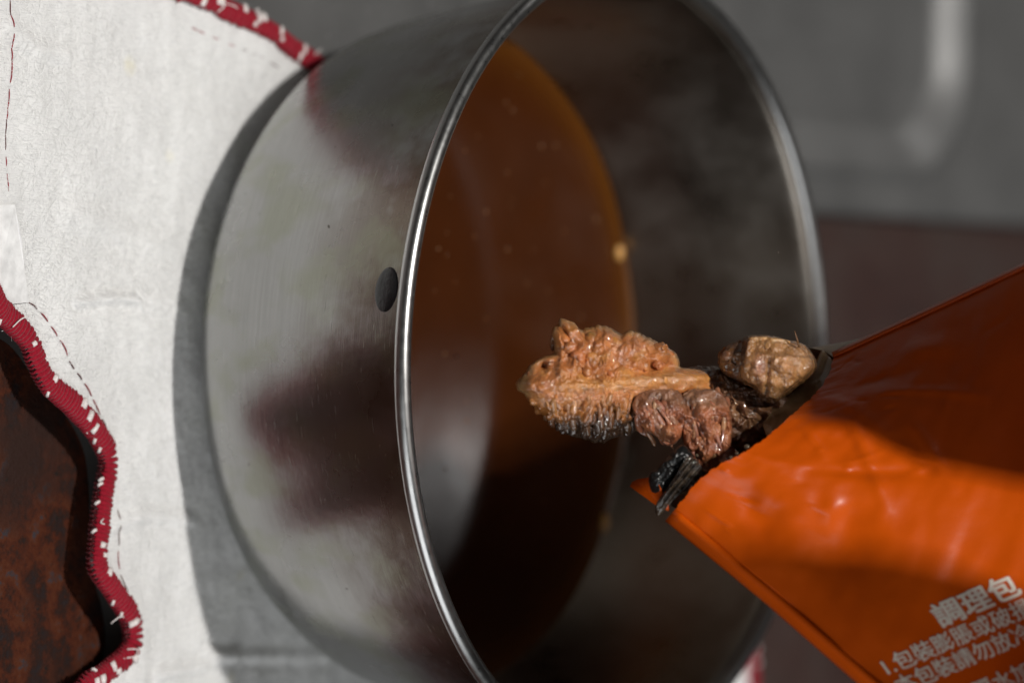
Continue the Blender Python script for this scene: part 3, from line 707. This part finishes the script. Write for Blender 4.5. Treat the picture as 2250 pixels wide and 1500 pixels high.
class Strands:
    """many short plump fibres of meat, merged into one part"""
    def __init__(s): s.v = []; s.f = []; s.c = []
    def add(s, p0, p1, d0, d1, r, c0, c1, bend=0.0, ns=12, n=11, lump=0.22):
        a, b = W(*p0, d0), W(*p1, d1); L = b-a; ln = np.linalg.norm(L); t_ = L/ln; rad = r*d0/F_PX
        e = np.cross(t_, FW); e /= np.linalg.norm(e); g = np.cross(t_, e); o = len(s.v); sd = random.uniform(0, 90)
        for i in range(n):
            t = i/(n-1); q = a+L*t+e*(bend*rad*math.sin(math.pi*t)); rr = rad*max(0.03, 1-abs(2*t-1)**3)**0.55
            for k in range(ns):
                w = 2*math.pi*k/ns; m = 1+lump*mn.noise(Vector((math.cos(w)*1.4, math.sin(w)*1.4, sd+t*3.2)))+0.5*lump*mn.noise(Vector((math.cos(w)*3.4, math.sin(w)*3.4, sd+t*7)))
                s.v.append(q+(e*math.cos(w)+g*math.sin(w))*rr*m); z = 1+0.35*mn.noise(Vector((math.cos(w), t*3, sd)))
                s.c.append(tuple(max(0.004, x*z) for x in lerp3(c0, c1, t)))
        for i in range(n-1):
            for k in range(ns):
                q = (k+1) % ns; s.f.append((o+i*ns+k, o+i*ns+q, o+(i+1)*ns+q, o+(i+1)*ns+k))
        s.f += [tuple(o+k for k in range(ns-1, -1, -1)), tuple(o+(n-1)*ns+k for k in range(ns))]
    def build(s, name, mat, parent):
        ob = obj(name, s.v, s.f, mat, parent, cols=s.c); fix_normals(ob); ob['kind'] = 'stuff'; return ob
def vary(c, k=0.18):
    m = 1+random.uniform(-k, k); return tuple(min(1, x*m*(1+random.uniform(-0.06, 0.06))) for x in c)

mB = mat_meat('braised_beef', 0.32, 1100, 0.9, 0.10)
mR = mat_meat('red_beef_fibre', 0.40, 900, 0.7, 0.06, fibre=(250, 1700, 500))
mT = mat_meat('braised_tendon', 0.25, 1300, 0.7, 0.18)
cr = lambda l: [(1080+a*0.36, 640+b*0.36) for a, b in l]
FLESH, FAT, FRINGE, DARK = (0.50, 0.178, 0.052), (0.62, 0.285, 0.075), (0.36, 0.135, 0.030), (0.034, 0.016, 0.007)
def band_y(x): return 868-0.055*(x-1200)
def col_slab(x, y, rho, n):
    d = y-band_y(x)
    c = FLESH
    c = lerp3(c, FAT, math.exp(-((d+18+8*n)/17)**2)*0.7*sm(1180, 1260, x))
    c = lerp3(c, FAT, sm(0.1, 0.5, n)*0.5)
    c = lerp3(c, FRINGE, sm(4, 30, d+n*14))
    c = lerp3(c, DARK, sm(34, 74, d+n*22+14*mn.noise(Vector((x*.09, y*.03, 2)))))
    c = lerp3(c, (0.14, 0.075, 0.03), sm(1190, 1140, x)*0.9)
    c = lerp3(c, (0.50, 0.30, 0.13), sm(0.86, 1.0, rho)*(d < 0)*0.7)
    return c
def disp_slab(x, y, rho):
    d = y-band_y(x); V3 = lambda a, b, c: mn.noise(Vector((x*a, y*b, c)))
    e = -0.0014*math.exp(-((d+46+26*V3(.018, 0, 0))/12)**2)*sm(1230, 1290, x)    # groove over the tendon band
    e += 0.0008*math.exp(-((d+20)/14)**2)
    fr = sm(8, 34, d)                                                             # ruffled fringe below
    e += fr*(0.0024*V3(.045, .030, 5) + 0.0012*V3(.11, .06, 7)) - 0.0006*fr
    up = sm(-34, -52, d)                                                          # torn flesh above
    e += up*(0.0016*V3(.022, .030, 3) - 0.0016*abs(V3(.030, .018, 9)) + 0.0006*V3(.085, .06, 12) + 0.0012*sm(1300, 1330, x+0.4*(y-760)) - 0.0014*sm(1400, 1416, x-0.3*(y-760)))
    e += 0.0003*V3(.2, .2, 8)
    e -= 0.0030*math.exp(-(((x-1192)/14)**2+((y-800)/12)**2))                   # dark hole near the tip
    e -= 0.0016*math.exp(-((x-1240-0.4*(y-740))/7)**2)*sm(790, 760, y)            # separate strands at the upper end
    return e
slab = star_blob('beef_slab', cr([(150, 600), (165, 540), (215, 470), (300, 405), (375, 375), (378, 300), (375, 240), (400, 200), (420, 165), (465, 180), (510, 190), (540, 225), (680, 205), (780, 250), (850, 235), (920, 262), (980, 290), (1050, 330), (1125, 375), (1150, 460), (1220, 470), (1340, 480), (1420, 520), (1430, 600), (1300, 640), (1140, 645), (1000, 650), (900, 690), (880, 780), (895, 850), (780, 880), (700, 915), (640, 925), (560, 900), (500, 885), (440, 860), (330, 780), (250, 700), (205, 630)]),
                 (1335, 848), 0.679, 0.0085, 0.009, mB, col_slab, disp_slab, na=260, nr=70, rough=0.00025, seed=1.0, pw=0.42, tilt=(3.2e-5, 0))
tag(slab, 'thick braised beef slab with tan tendon band and ruffled brown edge, sliding from the pouch', 'meat')

random.seed(21)
ru = Strands(); sf = SURF['beef_slab']
low_x = [1140, 1152, 1170, 1199, 1238, 1282, 1310, 1361, 1400]; low_y = [850, 866, 892, 921, 950, 964, 973, 957, 946]
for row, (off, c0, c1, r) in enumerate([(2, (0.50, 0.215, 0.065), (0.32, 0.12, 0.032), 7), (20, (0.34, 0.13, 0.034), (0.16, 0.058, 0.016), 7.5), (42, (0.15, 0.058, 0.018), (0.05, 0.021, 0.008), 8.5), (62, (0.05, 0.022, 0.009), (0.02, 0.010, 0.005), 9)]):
    x = 1150+random.uniform(0, 8)
    while x < 1402:
        y = band_y(x)+off+random.uniform(-9, 9); yb = np.interp(x, low_x, low_y)
        if y < yb-8:
            ln = min(random.uniform(24, 48), yb-y+2); rr = r*random.uniform(0.6, 1.35); dx = random.uniform(-12, 12)-0.05*(x-1280)
            d = sf(x, y); em = random.uniform(0.0004, 0.0009); ru.add((x, y), (x+dx, y+ln), d+em+0.0004, sf(x+dx, min(y+ln, yb-3))+em-0.0004, rr, vary(c0, .3), vary(c1, .3), random.uniform(-.8, .8), lump=0.3)
        x += random.uniform(7, 20)
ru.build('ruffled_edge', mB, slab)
fl = Strands(); top_x = [1215, 1231, 1264, 1325, 1361, 1386, 1433, 1458, 1485]; top_y = [726, 702, 710, 716, 732, 727, 746, 761, 777]
for i in range(20):
    x = random.uniform(1226, 1462); yt = np.interp(x, top_x, top_y); y = random.uniform(yt+6, band_y(x)-44)
    if y < yt+5: continue
    a = random.gauss(0.9 if x < 1300 else 0.25, 0.45); ln = random.uniform(22, 50); r = random.uniform(8, 17); x1, y1 = x+math.cos(a)*ln, y+math.sin(a)*ln
    d = sf(x, y); em = r*0.00009; fl.add((x, y), (x1, y1), d+em, sf(x1, y1)+em, r, vary(FLESH if random.random() < .7 else FAT), vary(FLESH), random.uniform(-.5, .5), lump=0.35)
for (p, q, r) in [((1222, 775), (1233, 702), 7), ((1236, 770), (1258, 708), 7), ((1214, 772), (1219, 728), 5), ((1176, 800), (1212, 782), 8), ((1160, 826), (1192, 800), 8), ((1205, 800), (1236, 780), 8)]:
    fl.add(p, q, sf(*p)+0.0004, .6765, r, (0.36, 0.14, 0.055), (0.30, 0.12, 0.045), random.uniform(-1, 1))
fl.build('torn_flesh', mB, slab)
bn_ = Strands()
for i in range(9):
    x = 1205+i*34; y = band_y(x)-16+random.uniform(-7, 7)
    bn_.add((x-20, y+random.uniform(-3, 3)), (x+34, band_y(x+34)-16+random.uniform(-6, 6)), sf(x, y)+0.0003, sf(x+34, y)+0.0003, random.uniform(8, 12), vary((0.54, 0.245, 0.08), .1), vary((0.50, 0.225, 0.075), .1), random.uniform(-.3, .3), lump=0.14)
bn_.build('tendon_band', mB, slab)

def col_red(x, y, rho, n):
    c = lerp3((0.40, 0.135, 0.058), (0.50, 0.21, 0.092), sm(-0.2, 0.5, n)); c = lerp3(c, (0.22, 0.14, 0.09), sm(905, 880, y)*0.6)
    return lerp3(c, (0.12, 0.05, 0.03), sm(0.9, 1, rho)*0.4)
disp_red = lambda x, y, rho: 0.00025*mn.noise(Vector((x*.14, y*.045, 2))) + 0.0020*mn.noise(Vector((x*.030, y*.028, 6)))
r1 = star_blob('beef_chunk', cr([(850, 690), (900, 610), (1040, 590), (1150, 610), (1200, 720), (1190, 800), (1165, 880), (1130, 925), (1070, 945), (1000, 885), (920, 830), (880, 760)]), (1450, 915), 0.6775, 0.0055, 0.006, mR, col_red, disp_red, na=140, nr=36, seed=4.0, rough=0.0005, pw=0.20)
R1S = SURF['beef_chunk']
tag(r1, 'small reddish beef chunk tucked under the tan tendon band', 'meat')
r2 = star_blob('beef_chunk', cr([(1130, 700), (1200, 600), (1370, 600), (1450, 690), (1470, 830), (1470, 960), (1530, 1000), (1500, 1060), (1420, 1110), (1330, 1120), (1260, 1080), (1250, 1010), (1185, 985), (1165, 900), (1150, 820)]), (1545, 945), 0.6785, 0.0060, 0.006, mR, col_red, disp_red, na=160, nr=40, seed=7.0, rough=0.0005, pw=0.20)
R2S = SURF['beef_chunk']
tag(r2, 'pinkish stringy beef chunk resting on the torn lip of the pouch', 'meat')
def bundle(parent, name, x0, x1, y0, y1, ang, n, key, lean):
    st_ = Strands(); sf_ = key
    for i in range(n):
        x = random.uniform(x0, x1); y = random.uniform(y0, y1); a = random.gauss(ang, 0.22); ln = random.uniform(26, 60); r = random.uniform(3.5, 9)
        p, q = (x-math.cos(a)*ln/2, y-math.sin(a)*ln/2), (x+math.cos(a)*ln/2, y+math.sin(a)*ln/2)
        c = vary(random.choice([(0.40, 0.15, 0.08), (0.46, 0.19, 0.10), (0.50, 0.25, 0.13), (0.28, 0.11, 0.055)]), 0.2)
        st_.add(p, q, sf_(*p)+r*0.000088, sf_(*q)+r*0.000088, r, c, vary(c), random.uniform(-.6, .6), lump=0.25)
    return st_.build(name, mR, parent)
bundle(r1, 'meat_fibres', 1405, 1490, 880, 965, 1.1, 26, R1S, 0)
bundle(r2, 'meat_fibres', 1505, 1600, 870, 1015, 1.5, 40, R2S, 0)

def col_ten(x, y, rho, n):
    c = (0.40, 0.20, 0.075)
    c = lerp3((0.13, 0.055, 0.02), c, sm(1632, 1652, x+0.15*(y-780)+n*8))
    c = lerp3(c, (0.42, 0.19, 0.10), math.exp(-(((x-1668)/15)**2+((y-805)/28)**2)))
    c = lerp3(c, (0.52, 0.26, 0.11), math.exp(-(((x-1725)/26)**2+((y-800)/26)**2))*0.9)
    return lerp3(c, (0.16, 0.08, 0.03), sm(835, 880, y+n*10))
def disp_ten(x, y, rho):
    e = 0.0026*sm(1628, 1640, x+0.15*(y-780))-0.0008*math.exp(-((x-1690+0.1*(y-790))/5)**2)*sm(780, 796, y)
    e += 0.0016*math.exp(-(((x-1722)/22)**2+((y-802)/22)**2)) - 0.0012*sm(782, 772, y-0.1*(x-1700))*sm(1640, 1660, x)
    e += 0.0010*math.exp(-(((x-1664)/12)**2+((y-808)/24)**2))
    return e + 0.0007*mn.noise(Vector((x*.04, y*.04, 2)))
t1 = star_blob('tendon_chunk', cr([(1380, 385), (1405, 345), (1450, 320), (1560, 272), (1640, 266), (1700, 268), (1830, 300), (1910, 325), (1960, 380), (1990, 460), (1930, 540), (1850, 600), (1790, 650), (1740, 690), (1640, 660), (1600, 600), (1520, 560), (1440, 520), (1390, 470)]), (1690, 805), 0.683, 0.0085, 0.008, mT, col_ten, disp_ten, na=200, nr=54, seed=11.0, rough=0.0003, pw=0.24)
tag(t1, 'glistening pale tendon chunk poking out beside the upper pouch edge', 'meat')
t_in = {'t': SURF['tendon_chunk']}
def sub(name, outl, c, base, tf_, seed, lift):
    ce = (1080+c[0]*.36, 640+c[1]*.36); d0 = t_in['t'](*ce)+lift
    o = star_blob(name, cr(outl), ce, d0, tf_, 0.003, mT, lambda x, y, rho, n: lerp3(base, tuple(b*0.6 for b in base), sm(-.1, .5, n)*0.6+sm(.8, 1, rho)*0.3), lambda x, y, rho: 0.0007*mn.noise(Vector((x*.05, y*.05, seed))), na=90, nr=26, seed=seed, rough=0.0003, pw=0.3, parent=t1)
    return o
sub('fat_strip', [(1565, 285), (1640, 274), (1760, 285), (1830, 312), (1740, 335), (1650, 345), (1605, 390), (1580, 415), (1562, 345)], (1640, 318), (0.58, 0.31, 0.12), 0.0010, 33, 0.0004)
tl = Strands()
for (x, y, a, ln, r, c) in [(1712, 792, 0.3, 30, 17, (.56, .28, .11)), (1735, 806, 1.0, 26, 16, (.58, .29, .11)), (1748, 782, 0.2, 26, 11, (.50, .24, .09)), (1708, 818, 1.2, 24, 13, (.52, .25, .095)), (1668, 796, 1.5, 34, 11, (.46, .20, .095)), (1672, 824, 1.5, 26, 11, (.44, .19, .085)), (1690, 840, 0.7, 30, 10, (.34, .15, .06)),
                           (1600, 782, 1.3, 26, 14, (.16, .07, .028)), (1625, 790, 1.2, 40, 15, (.19, .085, .032)), (1646, 812, 1.2, 30, 12, (.22, .095, .036)), (1612, 806, 0.3, 26, 11, (.13, .055, .022)), (1720, 838, 0.4, 30, 10, (.40, .20, .08)), (1762, 800, 1.3, 26, 9, (.42, .21, .09)), (1692, 776, 0.2, 34, 9, (.54, .28, .11))]:
    p, q = (x-math.cos(a)*ln/2, y-math.sin(a)*ln/2), (x+math.cos(a)*ln/2, y+math.sin(a)*ln/2); em = r*0.000055
    tl.add(p, q, t_in['t'](*p)+em, t_in['t'](*q)+em, r, vary(c, .1), vary(c, .2), random.uniform(-.3, .3), ns=18, n=15, lump=0.35)
tl.build('gelatin_lumps', mT, t1)

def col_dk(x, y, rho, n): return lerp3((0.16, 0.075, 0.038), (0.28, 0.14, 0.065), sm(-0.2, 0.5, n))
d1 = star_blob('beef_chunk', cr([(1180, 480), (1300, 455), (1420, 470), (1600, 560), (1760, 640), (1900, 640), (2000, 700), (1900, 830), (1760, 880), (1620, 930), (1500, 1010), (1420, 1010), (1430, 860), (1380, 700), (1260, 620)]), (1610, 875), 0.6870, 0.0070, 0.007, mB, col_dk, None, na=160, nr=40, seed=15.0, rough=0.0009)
tag(d1, 'dark brown beef chunk in the shaded pouch mouth behind the others', 'meat')
def col_bk(x, y, rho, n): return lerp3((0.010, 0.009, 0.008), (0.02, 0.016, 0.012), sm(-.3, .4, n))
k1 = star_blob('mushroom_strip', cr([(1010, 1080), (1080, 1000), (1150, 940), (1180, 940), (1230, 1000), (1200, 1060), (1120, 1150), (1040, 1240), (985, 1230), (960, 1170), (965, 1110)]), (1468, 1035), 0.6685, 0.0025, 0.003, M['black'], col_bk, None, na=120, nr=24, seed=20.0)
tag(k1, 'glossy black mushroom strip hanging at the lower corner of the pouch mouth', 'mushroom')
def col_br(x, y, rho, n): return lerp3((0.022, 0.013, 0.006), (0.05, 0.030, 0.012), sm(-.3, .4, n))
k2 = star_blob('mushroom_strip', cr([(1190, 1010), (1260, 1030), (1290, 1110), (1240, 1180), (1150, 1240), (1080, 1310), (1020, 1370), (1000, 1330), (1010, 1280), (1070, 1200), (1130, 1110)]), (1495, 1062), 0.6655, 0.0020, 0.003, mat_meat('mushroom_skin', 0.5, 700, 0.6, 0.0, fibre=(900, 250, 250)), col_br, lambda x, y, r: 0.0006*math.sin((x*.8+y*0.65)*0.5), na=120, nr=24, seed=22.0)
tag(k2, 'dark brown striated mushroom strip wedged between black strip and orange film', 'mushroom')
# a single pale fibre standing off the tendon
vv, ff = tube([W(1755, 762, .6745), W(1752, 746, .6735), W(1748, 734, .673), W(1746, 726, .673)], np.array([.00022, .00018, .00012, .00006]), 6)
obj('fibre', vv, ff, M['droplet'], t1)

# wet drops caught on the lip of the pouch
for (x, y, r) in [(1641, 982, .0006), (1619, 996, .0004), (1606, 1004, .0003), (1531, 1000, .0004)]:
    vv, ff = ellipsoid(W(x, y, pdepth(x, y)-0.0135 if x > 1560 else .6725), r, r, r, 10, 8); dr = obj('sauce_drop', vv, ff, mdrop)
    tag(dr, 'tiny bright sauce drop at the torn lip of the orange pouch', 'drop', 'sauce drops on the pouch lip')

# small glossy beads added on the meat to catch glints of the lamps
from mathutils.bvhtree import BVHTree
bpy.context.view_layer.update()
def beads(thing, n, box, seed, col=(0.34, 0.15, 0.06)):
    rg = random.Random(seed); vs, fs, tn, bc = [], [], [], []
    for o in [thing]+list(thing.children):
        ca = np.empty(len(o.data.vertices)*4); o.data.color_attributes['tone'].data.foreach_get('color', ca) if 'tone' in o.data.color_attributes else ca.fill(0.2); tn.append(ca.reshape(-1, 4)[:, :3])
        k = len(vs); vs += [tuple(v.co) for v in o.data.vertices]; fs += [tuple(i+k for i in p.vertices) for p in o.data.polygons]
    bv = BVHTree.FromPolygons(vs, fs); m = MB(); tn = np.vstack(tn); got = 0; tries = 0
    while got < n and tries < n*20:
        tries += 1; x, y = rg.uniform(box[0], box[2]), rg.uniform(box[1], box[3]); d = ray(x, y); d = d/np.linalg.norm(d)
        if mn.noise(Vector((x*.03, y*.03, seed))) < -0.12: continue
        h = bv.ray_cast(Vector(CAM), Vector(d))
        if h[0] is None: continue
        r = rg.choice([.0004, .0005, .0006, .0008]); nn = Vector(h[1]).normalized()
        if nn.dot(Vector(d)) > 0: nn = -nn
        if nn.dot(Vector(d)) > -0.45: continue
        q = nn.to_track_quat('Z', 'Y').to_matrix(); ev, ef = ellipsoid((0, 0, 0), r, r*rg.uniform(0.4, 0.9), r*0.30, 14, 10); bc += [tuple(tn[fs[h[2]][0]])]*len(ev)
        m.add([np.array(h[0])+np.array(q @ Vector(p)) for p in ev], ef); got += 1
    b = m.build('glint_beads', bead_mat, thing, cols=bc); b['kind'] = 'stuff'
bt = NT('glossy_bead'); bat = bt.n('ShaderNodeAttribute', attribute_name='tone'); bead_mat = bt.set(color=bat.outputs['Color'], rough=0.3, coat=1.0, coatr=0.05, spec=0.5)
beads(slab, 16, (1150, 700, 1525, 935), 3); beads(r1, 3, (1395, 870, 1500, 985), 5); beads(r2, 4, (1495, 860, 1620, 1040), 6)
beads(t1, 8, (1575, 735, 1800, 860), 8); beads(d1, 3, (1500, 800, 1780, 1000), 9)
